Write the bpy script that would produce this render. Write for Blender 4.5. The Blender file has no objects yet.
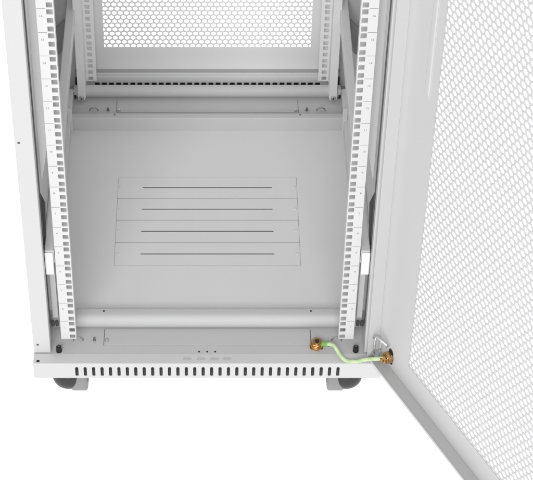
import bpy, bmesh, math, random
from mathutils import Matrix, Vector
MM = 0.001
R = math.radians
scene = bpy.context.scene
col = scene.collection
random.seed(4)

# ------------------------------------------------------------------ materials
def nodes(name):
    m = bpy.data.materials.new(name); m.use_nodes = True
    nt = m.node_tree; b = nt.nodes['Principled BSDF']
    return m, nt, b
def painted(name, c, rough=.42, bump=.06, scale=900, vary=.025, spec=.5):
    m, nt, b = nodes(name)
    tc = nt.nodes.new('ShaderNodeTexCoord')
    n = nt.nodes.new('ShaderNodeTexNoise'); n.inputs['Scale'].default_value = scale; n.inputs['Detail'].default_value = 3
    nt.links.new(tc.outputs['Object'], n.inputs['Vector'])
    bp = nt.nodes.new('ShaderNodeBump'); bp.inputs['Strength'].default_value = bump; bp.inputs['Distance'].default_value = .0006
    nt.links.new(n.outputs['Fac'], bp.inputs['Height']); nt.links.new(bp.outputs['Normal'], b.inputs['Normal'])
    n2 = nt.nodes.new('ShaderNodeTexNoise'); n2.inputs['Scale'].default_value = 7; n2.inputs['Detail'].default_value = 5
    nt.links.new(tc.outputs['Object'], n2.inputs['Vector'])
    mx = nt.nodes.new('ShaderNodeMix'); mx.data_type = 'RGBA'
    mx.inputs['A'].default_value = (*[v*(1-vary) for v in c], 1); mx.inputs['B'].default_value = (*[min(1, v*(1+vary)) for v in c], 1)
    nt.links.new(n2.outputs['Fac'], mx.inputs['Factor']); nt.links.new(mx.outputs['Result'], b.inputs['Base Color'])
    mr = nt.nodes.new('ShaderNodeMapRange'); mr.inputs['To Min'].default_value = rough-.05; mr.inputs['To Max'].default_value = rough+.07
    nt.links.new(n2.outputs['Fac'], mr.inputs['Value']); nt.links.new(mr.outputs['Result'], b.inputs['Roughness'])
    b.inputs['Specular IOR Level'].default_value = spec
    return m
def metal(name, c, rough):
    m, nt, b = nodes(name)
    b.inputs['Metallic'].default_value = 1; b.inputs['Roughness'].default_value = rough
    n = nt.nodes.new('ShaderNodeTexNoise'); n.inputs['Scale'].default_value = 300
    mx = nt.nodes.new('ShaderNodeMix'); mx.data_type = 'RGBA'
    mx.inputs['A'].default_value = (*[v*.8 for v in c], 1); mx.inputs['B'].default_value = (*c, 1)
    nt.links.new(n.outputs['Fac'], mx.inputs['Factor']); nt.links.new(mx.outputs['Result'], b.inputs['Base Color'])
    return m
PAINT = painted('light_grey_powder_coat', (.57, .57, .574))
FLOORP = painted('floor_powder_coat', (.68, .68, .684), rough=.38, bump=.12, vary=.035)
REARP = painted('rear_door_coat_lightened', (.84, .84, .844), rough=.42)  # cabinet paint lightened to make up for weak light at the rear
GALV = painted('galvanised_post', (.60, .60, .604), rough=.38, bump=.1)
TRAYP = painted('tray_zinc_coat', (.50, .50, .504), rough=.4, bump=.12, scale=1400)
MESHP = painted('perforated_sheet_coat', (.58, .58, .584), rough=.45, bump=0)
MESHR = MESHP
RAILP = painted('rail_white_coat', (.64, .64, .644), rough=.4)
RACKIN = painted('inner_frame_coat', (.65, .65, .654), rough=.4)
CLIPP = painted('white_plastic', (.80, .80, .80), rough=.35, bump=0)
INK = painted('grey_marking_ink', (.20, .20, .20), rough=.6, bump=0)
BLACK = painted('black_rubber', (.012, .012, .012), rough=.55, bump=.1)
DARK = painted('dark_grey_plastic', (.09, .09, .092), rough=.4, bump=.05)
PADP = painted('pad_grey', (.47, .47, .475), rough=.5)
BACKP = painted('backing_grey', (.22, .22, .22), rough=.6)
DOORP = painted('door_coat', (.57, .57, .574))
BARP = painted('crossbar_coat', (.53, .53, .534), rough=.55, spec=.25)
RRAIL = painted('rear_rail_coat', (.80, .80, .804))
SHADED = painted('gap_shade_dark', (.08, .08, .08), rough=.7)  # shade tone for the wedges beside the front columns
SHADEG = painted('gap_shade_grey', (.17, .17, .17), rough=.6)  # shade tone for the strips behind the front columns
FLANGEG = painted('flange_strip_grey', (.40, .40, .40), rough=.7)
STEEL = metal('zinc_plated_steel', (.72, .72, .72), .28)
ZINC = metal('dull_zinc', (.45, .45, .45), .45)
GREYM = painted('mid_grey_plastic', (.16, .16, .162), rough=.5)
BRASS = metal('brass', (.62, .38, .17), .25)
BRASSD = metal('dark_brass', (.50, .27, .10), .3)
GREYPL = painted('castor_grey_plastic', (.03, .03, .032), rough=.3, bump=.05)
GREYTY = painted('castor_tyre', (.25, .25, .25), rough=.45, bump=.1)
# wire: pale green with a yellow stripe
WIRE, nt, b = nodes('pale_green_yellow_wire')
tc = nt.nodes.new('ShaderNodeTexCoord'); sp = nt.nodes.new('ShaderNodeSeparateXYZ')
nt.links.new(tc.outputs['UV'], sp.inputs[0])
ad = nt.nodes.new('ShaderNodeMath'); ad.operation = 'MULTIPLY_ADD'; ad.inputs[1].default_value = 1.2
nt.links.new(sp.outputs['X'], ad.inputs[0]); nt.links.new(sp.outputs['Y'], ad.inputs[2])
fr = nt.nodes.new('ShaderNodeMath'); fr.operation = 'FRACT'; nt.links.new(ad.outputs[0], fr.inputs[0])
rp = nt.nodes.new('ShaderNodeValToRGB'); rp.color_ramp.elements[0].position = .45; rp.color_ramp.elements[1].position = .5
rp.color_ramp.elements[0].color = (.45, .60, .33, 1); rp.color_ramp.elements[1].color = (.56, .65, .40, 1)
nt.links.new(fr.outputs[0], rp.inputs[0]); nt.links.new(rp.outputs[0], b.inputs['Base Color']); b.inputs['Roughness'].default_value = .35
SLEEVE = painted('green_crimp_sleeve', (.20, .42, .10), rough=.4, bump=0)

# ------------------------------------------------------------------ helpers
def build(name, bm, mat, parent=None, bevel=0, smooth=False, seg=2):
    bmesh.ops.recalc_face_normals(bm, faces=bm.faces)
    me = bpy.data.meshes.new(name); bm.to_mesh(me); bm.free()
    for m in (mat if isinstance(mat, list) else [mat]): me.materials.append(m)
    o = bpy.data.objects.new(name, me); col.objects.link(o); o.parent = parent
    if smooth:
        for p in me.polygons: p.use_smooth = True
    if bevel:
        b = o.modifiers.new('bevel', 'BEVEL'); b.width = bevel*MM; b.segments = seg; b.limit_method = 'ANGLE'; b.angle_limit = R(40)
        b.use_clamp_overlap = True
        for p in me.polygons: p.use_smooth = True
        w = o.modifiers.new('wn', 'WEIGHTED_NORMAL'); w.keep_sharp = True
    return o
def BM(): return bmesh.new()
def box(bm, x0, x1, y0, y1, z0, z1, M=None):
    v = [bm.verts.new(Vector((x, y, z))*MM) for x in (x0, x1) for y in (y0, y1) for z in (z0, z1)]
    for f in ((0,1,3,2),(4,6,7,5),(0,4,5,1),(2,3,7,6),(0,2,6,4),(1,5,7,3)): bm.faces.new([v[i] for i in f])
    if M: bmesh.ops.transform(bm, matrix=M, verts=v)
    return v
def prism(bm, prof, x0, x1, axis='X'):
    """profile of (a,b) pairs swept along axis. X: (y,z); Y: (x,z); Z: (x,y)"""
    def P(a, b, t):
        return Vector({'X': (t, a, b), 'Y': (a, t, b), 'Z': (a, b, t)}[axis])*MM
    A = [bm.verts.new(P(a, b, x0)) for a, b in prof]; B = [bm.verts.new(P(a, b, x1)) for a, b in prof]
    n = len(prof)
    for i in range(n): bm.faces.new((A[i], A[(i+1) % n], B[(i+1) % n], B[i]))
    bm.faces.new(A); bm.faces.new(B[::-1])
def cyl(bm, c, r, h, axis='Z', n=24, r2=None, M=None):
    mt = Matrix.Translation(Vector(c)*MM)
    if axis == 'X': mt = mt @ Matrix.Rotation(R(90), 4, 'Y')
    if axis == 'Y': mt = mt @ Matrix.Rotation(R(-90), 4, 'X')
    if M: mt = M @ mt
    return bmesh.ops.create_cone(bm, cap_ends=True, segments=n, radius1=r*MM, radius2=(r if r2 is None else r2)*MM, depth=h*MM, matrix=mt)['verts']
def tube(bm, pts, r, n=10, uvl=None, closed=False):
    pts = [Vector(p)*MM for p in pts]; rings = []; up = Vector((.13, .2, 1)).normalized(); L = 0; acc = []
    for i, p in enumerate(pts):
        d = (pts[min(i+1, len(pts)-1)]-pts[max(i-1, 0)]).normalized()
        a = d.cross(up).normalized(); b_ = a.cross(d)
        rings.append([bm.verts.new(p+(a*math.cos(t)+b_*math.sin(t))*r*MM) for t in [2*math.pi*k/n for k in range(n)]])
        if i: L += (p-pts[i-1]).length
        acc.append(L/(24*MM))
    uv = bm.loops.layers.uv.verify()
    for i in range(len(rings)-1):
        for k in range(n):
            f = bm.faces.new((rings[i][k], rings[i][(k+1) % n], rings[i+1][(k+1) % n], rings[i+1][k]))
            for l, (a, b_) in zip(f.loops, ((acc[i], k/n), (acc[i], (k+1)/n), (acc[i+1], (k+1)/n), (acc[i+1], k/n))): l[uv].uv = (a, b_)
    bm.faces.new(rings[0]); bm.faces.new(rings[-1][::-1])
def smooth_path(P, k=8):
    out = []
    for i in range(len(P)-1):
        p0, p1, p2, p3 = [Vector(P[max(0, min(len(P)-1, j))]) for j in (i-1, i, i+1, i+2)]
        for q in range(k):
            t = q/k
            out.append(.5*((2*p1)+(p2-p0)*t+(2*p0-5*p1+4*p2-p3)*t*t+(3*p1-p0-3*p2+p3)*t**3))
    out.append(Vector(P[-1])); return out
def plate(us, vs, holes, org, U, V, T, shape=None):
    """flat sheet cut on the grid lines us x vs; cells (i,j) in holes get an opening: shape(w,h) -> outline, or the whole cell when None.
    org + u*U + v*V, thickness vector T (mm)."""
    bm = BM(); U = Vector(U); V = Vector(V); org = Vector(org); vd = {}
    def vt(u, v):
        k = (round(u, 3), round(v, 3))
        if k not in vd: vd[k] = bm.verts.new((org+U*u+V*v)*MM)
        return vd[k]
    for i in range(len(us)-1):
        for j in range(len(vs)-1):
            a, b_, c, d = us[i], us[i+1], vs[j], vs[j+1]
            if (i, j) in holes:
                h = holes[(i, j)] if isinstance(holes, dict) else shape
                if h is None: continue
                cu, cv = (a+b_)/2, (c+d)/2; W, H = (b_-a)/2, (d-c)/2
                pts = h
                def edge(x, y):
                    t = math.inf
                    if abs(x) > 1e-6: t = min(t, W/abs(x))
                    if abs(y) > 1e-6: t = min(t, H/abs(y))
                    return (x*t, y*t)
                ang = [(math.atan2(y, x), (x, y)) for x, y in pts]; ang.sort()
                ring = [p for _, p in ang]; n = len(ring)
                for q in range(n):
                    p0, p1 = ring[q], ring[(q+1) % n]; e0, e1 = edge(*p0), edge(*p1)
                    poly = [p0, e0]
                    add = []
                    for cx, cy in ((W, H), (-W, H), (-W, -H), (W, -H)):
                        ca = math.atan2(cy, cx); a0 = math.atan2(*p0[::-1]); a1 = math.atan2(*p1[::-1])
                        if a1 < a0: a1 += 2*math.pi
                        for s in (0, 2*math.pi):
                            if a0+1e-4 < ca+s < a1-1e-4: add.append((ca+s, (cx, cy)))
                    poly += [q_ for _, q_ in sorted(add)]
                    poly += [e1, p1]
                    vv = []
                    for x, y in poly:
                        w = vt(cu+x, cv+y)
                        if w not in vv: vv.append(w)
                    if len(vv) > 2: bm.faces.new(vv)
            else:
                bm.faces.new((vt(a, c), vt(b_, c), vt(b_, d), vt(a, d)))
    ext = bmesh.ops.extrude_face_region(bm, geom=bm.faces[:])
    bmesh.ops.translate(bm, verts=[g for g in ext['geom'] if isinstance(g, bmesh.types.BMVert)], vec=Vector(T)*MM)
    return bm
def roundrect(w, h, r, k=3):
    out = []
    for sx, sy, a0 in ((1, 1, 0), (-1, 1, 90), (-1, -1, 180), (1, -1, 270)):
        for q in range(k+1):
            a = R(a0+90*q/k); out.append((sx*(w/2-r)+r*math.cos(a), sy*(h/2-r)+r*math.sin(a)))
    return out
def tag(o, label, cat, group=None):
    o['label'] = label; o['category'] = cat
    if group: o['group'] = group
def empty(name, loc, parent=None):
    o = bpy.data.objects.new(name, None); col.objects.link(o); o.location = Vector(loc)*MM; o.parent = parent; o.empty_display_size = .05
    return o

# ------------------------------------------------------------------ the cabinet
H = 1010          # height of the cabinet above its base
D = 780
rack = empty('server_rack', (0, 0, 0))
tag(rack, 'light grey network cabinet with open perforated front door, numbered rails and vented base', 'server rack')

# base: front panel with its slots, flanges, sides
PITCH = 14.55
slot0 = -PITCH*15.5
us = [-300, slot0-PITCH/2]+[slot0+PITCH*(k+.5) for k in range(32)]+[300]
bm = plate(us, [0, 3, 29.5, 34.2], {(i, 1): roundrect(5.6, 23, 2.6) for i in range(1, 33)}, (0, 0, 0), (1, 0, 0), (0, 0, 1), (0, 1.5, 0))
# rolled front edge and top flange
prof = [(0, 34.2), (.15, 34.9), (.6, 35.5), (1.2, 35.9), (2, 36), (24, 36), (24, 34.6), (2.2, 34.6), (1.5, 34.2)]
prism(bm, prof, -300, 300)
box(bm, -300, 300, 1.5, 4, -.0, 1.4)
box(bm, -300, -298.5, 1.5, D-1.5, 1.4, 34.6); box(bm, 298.5, 300, 1.5, D-1.5, 1.4, 34.6)
base = build('base_frame', bm, PAINT, rack)
# added grey bottom plate, keeps light out so the slots look dark
bm = BM(); box(bm, -297, 297, 4.2, D-4, .2, 1.2); build('added_bottom_plate', bm, BACKP, rack)
# rear base panel, wide slots
p2 = 14.4; s0 = -p2*15.5
us = [-300, s0-p2/2]+[s0+p2*(k+.5) for k in range(32)]+[300]
bm = plate(us, [0, 2, 24.2, 37.6], {(i, 1): roundrect(10, 21.4, 1.2) for i in range(1, 33)}, (0, D-2, 0), (1, 0, 0), (0, 0, 1), (0, 1.5, 0))
rb = build('rear_base_panel', bm, RRAIL, rack)
bm = BM(); box(bm, -290, 290, D+1, D+3, 2, 30); build('slot_backing', bm, BLACK, rb)  # plain black strip set behind the slots

# tray on the base between front flange and crossbar, and at the rear
bm = BM(); box(bm, -298, 298, 24.4, 105.6, 33.6, 34.8)
tr = build('front_tray', bm, TRAYP, rack)
bm = BM(); box(bm, -298, 298, 618, 729, 33.6, 34.8)
tr2 = build('rear_tray', bm, TRAYP, rack)
def tray_fittings(t, ya, yb, zt, mirror=False):
    s = -1 if mirror else 1
    # cover plate of the cable opening: thin raised sheet with a gap round it
    bm = BM(); y0, y1 = min(ya, yb), max(ya, yb); box(bm, -179.6, 179.6, y0, y1, zt+.3, zt+1.3); build('cover_plate', bm, TRAYP, t, bevel=.3)
    for sx in (-1, 1):
        bm = BM(); box(bm, *sorted((sx*180.6, sx*179.7)), y0, y1, zt+.05, zt+.2); build('cover_gap', bm, DARK, t)
    for sx in (-1, 1):
        yk = ya-12*s*-1 if False else (y0+10 if not mirror else y0+4)
        if sx < 0 or mirror:
            bm = BM(); cyl(bm, (sx*175, yk, zt+3), 3.6, 4, n=18, r2=3); build('screw', bm, STEEL, t, bevel=.5)
        # hook of dark pressed steel
        bm = BM()
        if sx < 0 or mirror:
            prism(bm, [(sx*194, zt+.2), (sx*199.5, zt+.2), (sx*199, zt+5), (sx*197.2, zt+7.5), (sx*196, zt+7.5), (sx*195.6, zt+5)], yk, yk+4, 'Y')
            build('hook', bm, GREYM, t, bevel=.5)
        # half round pressed lug
        bm = BM()
        pts = [(sx*225+8.5*math.cos(a), yk+2, zt+7*math.sin(a)) for a in [math.pi*q/12 for q in range(13)]]
        tube(bm, pts, 1.05, 8); build('lug', bm, ZINC, t, smooth=True)
tray_fittings(tr, 44, 83, 34.8)
tray_fittings(tr2, 671, 708, 34.8, True)
# rubber grommets
for x in (-257, 257):
    bm = BM(); cyl(bm, (x, 31, 40), 5.2, 14, n=20, r2=4.4)
    g = build('rubber_grommet', bm, BLACK, rack, bevel=1, smooth=True)
    bm = BM(); cyl(bm, (x, 31, 48), 2.2, 2.5, n=14); build('grommet_core', bm, DARK, g)
# three vent holes, pads and plugs on the flange
for x in (-14.4, -.4, 13.4):
    bm = BM(); cyl(bm, (x, 29.5, 35), 1.7, .6, n=14); build('vent_hole', bm, BLACK, tr)
for x in (-35, -11, 12, 34):
    bm = BM(); prism(bm, [(x+a, 11.5+b_) for a, b_ in roundrect(15, 7, 3.2, 4)], 36, 36.35, 'Z')
    build('embossed_pad', bm, PADP, base)
for x in (-292, 292):
    bm = BM(); cyl(bm, (x, 6.5, 36.1), 2.8, .6, n=16); build('screw_hole', bm, BLACK, base)

# columns with inner returns
def column(x0, x1, y0, y1, inner):
    bm = BM()
    pr = [(x0, y0), (x1, y0), (x1, y1), (x0, y1)]
    prism(bm, pr, 37.2, H, 'Z')
    return build('column', bm, PAINT, rack, bevel=1.6, seg=3)
cl = column(-300, -271, 24.5, 44, 1); cr = column(271, 300, 24.5, 44, -1)
column(-300, -266, 748, 776, 1); column(266, 300, 748, 776, -1)
for x, z in ((-292.3, 58), (-293.6, 519), (292.3, 58)):
    bm = BM(); cyl(bm, (x, 24.4, z), 2.1, .5, 'Y', n=14); build('rivet_hole', bm, DARK, cl if x < 0 else cr)
# side panels and roof
for s in (-1, 1):
    bm = BM(); box(bm, min(s*299, s*297), max(s*299, s*297), 45, 747, 36.4, H-1); build('side_panel', bm, RACKIN, rack)
    bm = BM(); box(bm, min(s*296.8, s*266), max(s*296.8, s*266), 104, 712, 36, 62); build('side_sill', bm, RACKIN, rack, bevel=1.5)
bm = plate([-300, -250, 250, 300], [0, 60, 740, 800], {(1, 1): None}, (0, 0, H+.5), (1, 0, 0), (0, 1, 0), (0, 0, 22)); build('open_roof_for_light', bm, PAINT, rack, bevel=2)  # unseen roof, left open in the middle to let light in

# crossbars: rounded front edges
def crossbar(name, x, y0, y1, z0, z1, r, mat=RACKIN, rb=0):
    pr = [(y1, z0)]
    if rb < 0: pr.append((y0-rb, z0))
    elif rb:
        for q in range(9):
            a = R(270-90*q/8); pr.append((y0+rb+rb*math.cos(a), z0+rb+rb*math.sin(a)))
    else: pr.append((y0, z0))
    for q in range(11):
        a = R(180-90*q/10); pr.append((y0+r+r*math.cos(a), z1-r+r*math.sin(a)))
    for q in range(4):
        a = R(90-90*q/3); pr.append((y1-1.5+1.5*math.cos(a), z1-1.5+1.5*math.sin(a)))
    bm = BM(); prism(bm, pr, -x, x)
    o = build(name, bm, mat, rack)
    for p in o.data.polygons: p.use_smooth = len(p.vertices) == 4
    o.data.set_sharp_from_angle(angle=R(35))
    return o
fb = crossbar('crossbar', 270, 78.5, 104, 34.9, 65, 13, BARP, 16)
b2 = crossbar('crossbar', 265, 616, 631.5, 36.2, 66, 2, BARP)
crossbar('crossbar', 265, 710, 727, 35, 60.3, 11, BARP, 13)
for x in (-181, 181):
    if True:
        bm = BM(); cyl(bm, (x, 98, 65.1), 1.8, .5, n=14); build('plug', bm, BLACK, fb)
        bm = BM(); cyl(bm, (x, 627, 66.1), 1.8, .5, n=14); build('plug', bm, DARK, b2)
# corner end plates of the crossbar with rows of small pressings
for s in (-1, 1):
    bm = BM(); box(bm, min(s*272, s*263), max(s*272, s*263), 613, 615.6, 36.2, 92)
    e = build('corner_plate', bm, RACKIN, rack, bevel=.8)
    bm = BM()
    for k in range(5): box(bm, min(s*271, s*265), max(s*271, s*265), 612.2, 613.4, 68+k*4.4, 69.2+k*4.4)
    build('rib', bm, RACKIN, e)
    bm = BM(); box(bm, s*263-2, s*263+2, 709, 711, 39, 47); build('slot_plug', bm, BLACK, rack)

for s in (-1, 1):
    bm = BM(); prism(bm, [(s*294, 222), (s*286, 228), (s*274, 244), (s*272, 190), (s*285, 160), (s*294, 155)], 700, 704, 'Y'); build('gap_shade_wedge', bm, BACKP, rack, bevel=1)  # dark wedge standing in for the shaded gap at the rear column
    bm = BM(); box(bm, *sorted((s*249, s*264)), 738, 745, 35.2, 66); build('cable_port', bm, BLACK, rack, bevel=1)
# floor panel with the opening for the four cover strips
W2, Y0, Y1 = 169.5, 240.3, 479.3
bm = plate([-272, -W2, W2, 272], [106, Y0, Y1, 616], {(1, 1): None}, (0, 0, 34.8), (1, 0, 0), (0, 1, 0), (0, 0, 1.2))
fp = build('floor_panel', bm, FLOORP, rack)
bm = BM(); box(bm, -W2-8, W2+8, Y0-8, Y1+8, 32.4, 33.4); build('backing_plate', bm, BACKP, fp)
st = (Y1-Y0)/4
for k in range(4):
    a, b_ = Y0+st*k+.95, Y0+st*(k+1)-.95; ym = (a+b_)/2-.0
    bm = plate([-W2+.45, -124, 124, W2-.45], [a, ym-4, ym+4, b_], {(1, 1): roundrect(245, 3.2, 1.4)}, (0, 0, 35.1), (1, 0, 0), (0, 1, 0), (0, 0, 1.3))
    cs = build('cover_strip', bm, FLOORP, rack)
    for x in (-164, 164):
        bm = BM(); cyl(bm, (x, ym, 37.3), 3.1, 1.9, n=16, r2=2.4); build('screw', bm, RAILP, cs, bevel=.4)

# side members half way up, clips and posts
for s in (-1, 1):
    def bx(a, b_, *r): 
        bm = BM(); box(bm, min(s*a, s*b_), max(s*a, s*b_), *r); return bm
    build('depth_member', bx(254, 270, 44.5, 747, 236, 264), RACKIN, rack, bevel=1.5)
    build('end_clip', bx(256, 270, 40.5, 44, 212, 262), CLIPP, rack, bevel=1.5)
    build('lower_post', bx(257, 267, 60, 76, 88, 235), GALV, rack, bevel=1)
    bm = BM(); prism(bm, [(s*268, 395), (s*253, 480), (s*253, H), (s*268, H)], 66, 68, 'Y')
    build('rail_bracket', bm, GALV, rack, bevel=.6)
    bm = BM(); box(bm, *sorted((s*272.6, s*286)), 74, 76, 60, H); build('gap_shade_strip', bm, SHADEG, rack)  # dark strip standing in for shade in the gap behind the column
    bm = BM(); prism(bm, [(s*270.3, 245), (s*285, 245), (s*285, 400), (s*266, 340)], 77, 82, 'Y'); build('gap_shade_wedge', bm, SHADED, rack, bevel=1)  # dark wedge painting in the shadowed triangle above the depth member
    build('bracket_foot', bx(253.5, 255.3, 68.2, 96, 640, H), RACKIN, rack)
    bm = BM()
    for k in range(2): cyl(bm, (s*(261+7*k), 66, 68), 3, 11, n=14)
    build('foot_bolt', bm, DARK, rack, bevel=.5)

# mounting rails
UN = 44.45; Z0 = 58.05
NU = 21
def text_mesh(bm, s, size, M):
    cu = bpy.data.curves.new('t', 'FONT'); cu.body = s; cu.size = size*MM; cu.align_x = 'CENTER'; cu.align_y = 'CENTER'; cu.extrude = .00008; cu.resolution_u = 2
    o = bpy.data.objects.new('t', cu); col.objects.link(o)
    bpy.context.view_layer.update()
    me = o.evaluated_get(bpy.context.evaluated_depsgraph_get()).to_mesh()
    tmp = bmesh.new(); tmp.from_mesh(me); bmesh.ops.transform(tmp, matrix=M, verts=tmp.verts)
    vm = {v: bm.verts.new(v.co) for v in tmp.verts}
    for f in tmp.faces:
        try: bm.faces.new([vm[v] for v in f.verts])
        except ValueError: pass
    tmp.free(); bpy.data.objects.remove(o, do_unlink=True); bpy.data.curves.remove(cu)
def rail(s, y, xi, xo, marks, back):
    xa, xb = sorted((s*xi, s*xo)); hx = s*232.55
    us = sorted([xa, hx-6.2, hx+6.2, xb])
    vs = [Z0]; holes = {}
    for u in range(NU):
        for off in (6.35, 22.225, 38.1):
            c = Z0+UN*u+off; vs += [c-5.6, c+5.6]; holes[(1, len(vs)-2)] = roundrect(9.5, 9.5, .8, 2)
    vs.append(Z0+UN*NU)
    bm = plate(us, vs, holes, (0, y, 0), (1, 0, 0), (0, 0, 1), (0, 2, 0))
    d = 1 if back > 0 else -1
    ys = sorted((y+(2.01 if d > 0 else -.01), y+back))
    top = Z0+UN*NU
    if d > 0:
        box(bm, *sorted((s*xi, s*(xi+1.6))), ys[0], y+14, Z0+2, top)
        box(bm, *sorted((s*(xo-1.6), s*xo)), ys[0], ys[1], Z0+2, top)
        box(bm, *sorted((s*(xi+1.7), s*(xo-1.7))), y+26, y+27.5, Z0+6, top)
    else:
        box(bm, *sorted((s*(xo-1.6), s*xo)), ys[0], ys[1], Z0-12, top)
        box(bm, *sorted((s*xo, s*(xo+14))), ys[0], ys[0]+1.6, 40, top)
        box(bm, *sorted((s*(xi+1.7), s*(xo-1.7))), y+16, y+17.5, Z0+6, top)
    o = build('mounting_rail', bm, RAILP if d > 0 else RRAIL, rack)
    if marks:
        bm = BM(); M0 = Matrix.Rotation(R(90), 4, 'X')
        for u in range(1, NU):
            z = Z0+UN*u; box(bm, *sorted((s*(xo-.6), s*(hx*s+6))), y-.12, y-.02, z-.35, z+.35)
        for u in range(NU):
            c = Vector((s*(xo-6.3), y-.1, Z0+UN*u+30.5))*MM
            text_mesh(bm, str(u+1), 5.4, Matrix.Translation(c) @ M0)
        build('unit_marks', bm, INK, o)
    else:
        bm = BM(); cyl(bm, (s*(xo+7), y+back-2.5, 47), 5, 5, 'Y', n=18); build('screw', bm, STEEL, o, bevel=1)
        bm = BM(); cyl(bm, (s*(xo+7), y+back-5.1, 47), 1.9, .6, 'Y', n=6); build('screw_socket', bm, BLACK, o)
for s in (-1, 1):
    rail(s, 38, 226.3, 252.3, True, 34)
    rail(s, 741, 221, 243, False, -38)

# ------------------------------------------------------------------ perforated doors
PX_, T_ = 11.9, 1.3
def perf(w, h, name, parent, mat, ox, y, oz, p, wall):
    """honeycomb perforated sheet, hexagon holes, clipped to w x h"""
    bm = BM(); rr = p/math.sqrt(3); rm = (p-wall)/2
    nx = int(w/p)+3; nz = int(h/(p*.8660254))+3
    keys = {}
    def v(x, z):
        x = min(max(x, 0), w); z = min(max(z, 0), h)
        k = (round(x, 2), round(z, 2))
        if k not in keys: keys[k] = bm.verts.new(Vector((ox+x, y, oz+z))*MM)
        return keys[k]
    def clip(poly):
        for ax, lim, sg in ((0, 0, 1), (0, w, -1), (1, 0, 1), (1, h, -1)):
            out = []
            for i in range(len(poly)):
                a, b_ = poly[i], poly[(i+1) % len(poly)]
                da, db = sg*(a[ax]-lim), sg*(b_[ax]-lim)
                if da >= 0: out.append(a)
                if (da > 0 and db < 0) or (da < 0 and db > 0):
                    t = da/(da-db); out.append((a[0]+(b_[0]-a[0])*t, a[1]+(b_[1]-a[1])*t))
            poly = out
            if len(poly) < 3: return []
        return poly
    for j in range(-1, nz):
        for i in range(-1, nx):
            cx = p*i+(p/2 if j % 2 else 0); cz = p*.8660254*j+(3.2 if p < 12 else 9.5)
            if cx < -p or cx > w+p or cz < -p or cz > h+p: continue
            O = []; I = []
            for k in range(12):
                a = R(30*k); ro = rr if k % 2 == 0 else rr*.8660254; q_ = rm*(1.075 if k % 2 == 0 else 1)
                O.append((cx+ro*math.sin(a), cz+ro*math.cos(a))); I.append((cx+q_*math.sin(a), cz+q_*math.cos(a)))
            for k in range(12):
                poly = clip([O[k], O[(k+1) % 12], I[(k+1) % 12], I[k]])
                if not poly: continue
                vv = []
                for x, z in poly:
                    q = v(x, z)
                    if q not in vv: vv.append(q)
                if len(vv) > 2:
                    try: bm.faces.new(vv)
                    except ValueError: pass
    ext = bmesh.ops.extrude_face_region(bm, geom=bm.faces[:])
    bmesh.ops.translate(bm, verts=[g for g in ext['geom'] if isinstance(g, bmesh.types.BMVert)], vec=Vector((0, T_, 0))*MM)
    return build(name, bm, mat, parent)

def door(width, height, z0, mx0, mx1, mz0, mz1, lip, name, pitch, paint, mesh):
    """local frame: x along the door from its hinge side, y outward; inner face at y=0, rim lip at y=-20"""
    d = empty(name, (0, 0, 0), rack)
    T = 22.5
    bm = plate([0, mx0, mx1, width], [z0, mz0, mz1, height], {(1, 1): None}, (0, 0, 0), (1, 0, 0), (0, 0, 1), (0, 1.6, 0))
    build('door_frame', bm, paint, d)
    # rim: bottom and hinge side flanges ending in turned lips
    bm = BM()
    box(bm, 1.4, width-1.4, -T, -.02, z0, z0+1.3)
    box(bm, 0, 1.3, -T, -.02, z0, height); box(bm, width-1.3, width, -T, -.02, z0, height)
    box(bm, 1.4, width-1.4, -T, -.02, height-1.3, height)
    box(bm, 1.4, width-1.4, -T, -T+1.3, z0+1.35, z0+lip)
    build('rim', bm, paint, d, bevel=.3)
    bm = BM(); box(bm, 1.5, width-1.5, -T+1.5, -.3, z0+1.35, z0+2.6); build('flange_strip', bm, FLANGEG, d)  # grey strip lying in the bottom flange
    perf(mx1-mx0, mz1-mz0, 'perforated_sheet', d, mesh, mx0, .5, mz0, pitch, 2.6 if pitch > 12 else 2.3)
    # folded edge round the sheet
    bm = BM()
    for a in ((mx0-.2, mx0+.7, mz0, mz1), (mx1-.7, mx1+.2, mz0, mz1)): box(bm, a[0], a[1], -.5, -.02, a[2], a[3])
    for a in ((mx0, mx1, mz0-.2, mz0+.7),): box(bm, a[0], a[1], -.55, -.03, a[2], a[3])
    build('sheet_edge', bm, paint, d)
    return d
ANG = 27.3
fd = door(592, 1000, 0, 92, 500, 58, 942, 4.5, 'front_door', 13.05, DOORP, MESHP)
fd.location = Vector((294.9, 23.4, 38))*MM
fd.rotation_euler = (0, 0, R(-(90-ANG)))
# stiffener: a long shallow channel on the hinge stile
bm = BM(); prism(bm, [(59, -.02), (60.2, -1.4), (62, -1.9), (69.5, -1.9), (71.5, -1.4), (72.6, -.02)], 628, 930, 'Z')
stf = build('stiffener', bm, PAINT, fd, bevel=.5)
bm = BM(); box(bm, 57.2, 58.6, -.35, -.02, 625, 930); box(bm, 72.9, 74.1, -.35, -.02, 622, 930); build('stiffener_seam', bm, RACKIN, fd)
# spring hinge pin: bent wire handle in a small bracket
bm = BM(); tube(bm, [(7, -13, 3), (7, -13, 52)], 1.5, 12)
hp = build('hinge_pin', bm, STEEL, fd, smooth=True)
bm = BM(); tube(bm, [(5, -14.5, 51), (8, -13.5, 57), (12, -12, 57.5), (30, -5, 52), (32, -4, 49)], 2.5, 14); build('pin_handle', bm, STEEL, fd, smooth=True)
bm = BM(); tube(bm, [(20, -9, 54), (18, -10, 6)], 1.3, 10); build('pin_guide', bm, STEEL, fd, smooth=True)
bm = BM(); box(bm, 1.5, 23, -16, -.1, 11, 12.5); build('hinge_bracket', bm, STEEL, fd, bevel=.4)
bm = BM(); box(bm, 10, 15, -12, -6, 2.6, 10.8); build('hinge_block', bm, DARK, fd, bevel=.8)
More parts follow.
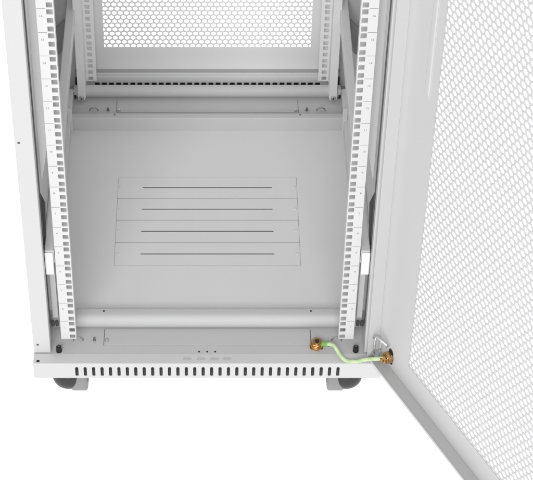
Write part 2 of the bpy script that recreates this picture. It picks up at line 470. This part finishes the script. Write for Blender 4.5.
# keyhole slots beside the earth stud
bm = BM(); prism(bm, [(39+a, 29+b_) for a, b_ in roundrect(13, 36, 6.4, 5)], -.35, -.05, 'Y'); build('keyhole', bm, BLACK, fd)

rd = door(592, 1000, 0, 88, 504, 58, 942, 10, 'rear_door', 11.9, REARP, REARP)
rd.location = Vector((-296, 801, 38))*MM

# ------------------------------------------------------------------ castors
def castor(s):
    c = empty('castor', (s*240, 42, 0), rack)
    bm = BM(); box(bm, -26, 26, -24, 26, -2.6, -.1); build('mounting_plate', bm, STEEL, c, bevel=.8)
    bm = BM(); cyl(bm, (-s*15, -2, -36), 28, 29, 'X', n=48)
    w = build('wheel', bm, GREYTY, c, bevel=4.5, seg=4)
    bm = BM(); cyl(bm, (-s*29.8, -2, -36), 14, 1.6, 'X', n=32); build('hub', bm, DARK, c, bevel=.5)
    # hood: rounded dark cover over the outer side
    bm = BM(); bmesh.ops.create_uvsphere(bm, u_segments=40, v_segments=24, radius=1, matrix=Matrix.Translation(Vector((s*3.5, -6, -31))*MM) @ Matrix.Diagonal((.029, .026, .0255, 1)))
    build('hood', bm, GREYPL, c, smooth=True)
    bm = BM(); cyl(bm, (0, 0, -8), 13, 11, n=28); build('swivel', bm, DARK, c, bevel=1.5)
    return c
castor(-1); castor(1)
for s in (-1, 1):
    src = [o for o in bpy.data.objects if o.name.startswith('castor') and o.type == 'EMPTY' and o.location.x*s > 0][0]
    n = src.copy(); col.objects.link(n); n.location.y = .735
    for ch in list(src.children):
        k = ch.copy(); col.objects.link(k); k.parent = n
        for g in ch.children:
            q = g.copy(); col.objects.link(q); q.parent = k

# ------------------------------------------------------------------ earth wire
gw = empty('earth_wire', (191, 40, 35))
tag(gw, 'pale green earth wire with brass nuts running from the base to the open door', 'cable')
def local(p): return (p[0]-191, p[1]-40, p[2]-35)
bm = BM()
path = [(200, 37, 47), (206.7, 33, 50.6), (216.7, 28, 53.5), (224, 19, 49), (231, 9, 44), (240, 2, 42), (256, -5, 48), (272, -8, 56), (291, -13.5, 64), (303, -17, 70)]
tube(bm, [local(p) for p in smooth_path(path, 8)], 3.5, 16)
build('wire', bm, WIRE, gw, smooth=True)
bm = BM(); tube(bm, [local(p) for p in smooth_path([(196, 39, 45), (201, 36.5, 47.6), (209, 31.8, 51.4)], 5)], 4.9, 16)
build('sleeve', bm, SLEEVE, gw, smooth=True)
# stud on the tray
def stud(loc, rot, h0):
    e = []
    M = Matrix.Translation(Vector(local(loc))*MM) @ rot
    def add(name, r, z, h, n, mat, r2=None, bv=.5):
        bm = BM(); cyl(bm, (0, 0, z+h/2), r, h, n=n, r2=r2, M=M); e.append(build(name, bm, mat, gw, bevel=bv))
    add('washer', 12, h0, 1.8, 36, BRASSD)
    add('nut', 11.4, h0+1.9, 7, 6, BRASS, bv=1.2)
    add('ring_terminal', 11.5, h0+9, 1.8, 36, BRASS)
    add('nut', 10.6, h0+10.9, 6.2, 6, BRASS, r2=10, bv=1.2)
    bm = BM(); cyl(bm, (0, 0, h0+18.6), 6.4, 3, n=24, M=M); s = build('stud', bm, BRASSD, gw, bevel=.6)
    bm = BM(); cyl(bm, (0, 0, h0+20), 4.4, .5, n=6, M=M); build('socket', bm, BLACK, gw)
stud((189.5, 42, 35), Matrix.Rotation(R(16), 4, 'X') @ Matrix.Rotation(R(12), 4, 'Z'), 0)
# stud on the door: axis along the door's inner normal
a = R(ANG); nrm = Vector((-math.cos(a), -math.sin(a), 0))
dpt = Vector((294.9, 23.4, 38))+Vector((math.sin(a), -math.cos(a), 0))*38
rot = Vector((0, 0, 1)).rotation_difference(nrm).to_matrix().to_4x4()
def dstud():
    loc = Vector((dpt.x, dpt.y, 102-.0)); loc.z = 98-0
    return loc
loc = Vector((dpt.x, dpt.y, 100))
loc.z = 66+0
M = Matrix.Translation(Vector(local(loc))*MM) @ rot
for name, r, z, h, n, mat in (('washer', 10, .5, 1.6, 32, BRASSD), ('nut', 11, 2.2, 7, 6, BRASS), ('ring_terminal', 9.6, 9.3, 1.7, 28, BRASS), ('nut', 8, 11.1, 4.5, 6, BRASS), ('stud', 4.2, 15.7, 4, 20, BRASSD)):
    bm = BM(); cyl(bm, (0, 0, z+h/2), r, h, n=n, M=M); build(name, bm, mat, gw, bevel=.8)
bm = BM(); tube(bm, [local(p) for p in [(298, -15.5, 67.8), tuple(loc+nrm*10)]], 5, 14); build('terminal_barrel', bm, BRASS, gw, smooth=True)

# ------------------------------------------------------------------ light: white world with its upper half dimmed, and one big softbox
UPPER_DIM = .55
w = bpy.data.worlds.new('World'); scene.world = w; w.use_nodes = True
bg = w.node_tree.nodes['Background']; bg.inputs['Strength'].default_value = 1.0
# white sweep below the horizon, unseen upper half dimmed so upward faces darken
tc = w.node_tree.nodes.new('ShaderNodeTexCoord'); sp = w.node_tree.nodes.new('ShaderNodeSeparateXYZ'); cr = w.node_tree.nodes.new('ShaderNodeValToRGB')
w.node_tree.links.new(tc.outputs['Generated'], sp.inputs[0]); w.node_tree.links.new(sp.outputs['Z'], cr.inputs[0]); w.node_tree.links.new(cr.outputs[0], bg.inputs['Color'])
cr.color_ramp.elements[0].position = .02; cr.color_ramp.elements[0].color = (1, 1, 1, 1)
cr.color_ramp.elements[1].position = .35; cr.color_ramp.elements[1].color = (UPPER_DIM, UPPER_DIM, UPPER_DIM, 1)
def softbox(name, loc, target, size, power):
    l = bpy.data.lights.new(name, 'AREA'); l.shape = 'RECTANGLE'; l.size, l.size_y = size; l.energy = power
    o = bpy.data.objects.new(name, l); col.objects.link(o); o.location = loc
    o.rotation_euler = (Vector(target)-Vector(loc)).to_track_quat('-Z', 'Y').to_euler()
softbox('softbox', (-.8, -7, 6.0), (0, .3, .3), (4.5, 3), 450)

# ------------------------------------------------------------------ camera
cam = bpy.data.cameras.new('camera'); co = bpy.data.objects.new('camera', cam); col.objects.link(co)
co.location = (0, -2.195613, 2.455368)
co.rotation_euler = (R(90-43.2355), 0, 0)
cam.sensor_fit = 'HORIZONTAL'; cam.sensor_width = 36; cam.lens = 1892.277/533*36
cam.shift_x = (266.5-207.4)/533; cam.shift_y = -(240-213.629)/533
cam.clip_start = .05; cam.clip_end = 100
scene.camera = co
scene.render.engine = 'CYCLES'
scene.cycles.max_bounces = 10; scene.cycles.diffuse_bounces = 8
vs = scene.view_settings; vs.view_transform = 'Standard'; vs.look = 'None'; vs.exposure = .25; vs.gamma = 1
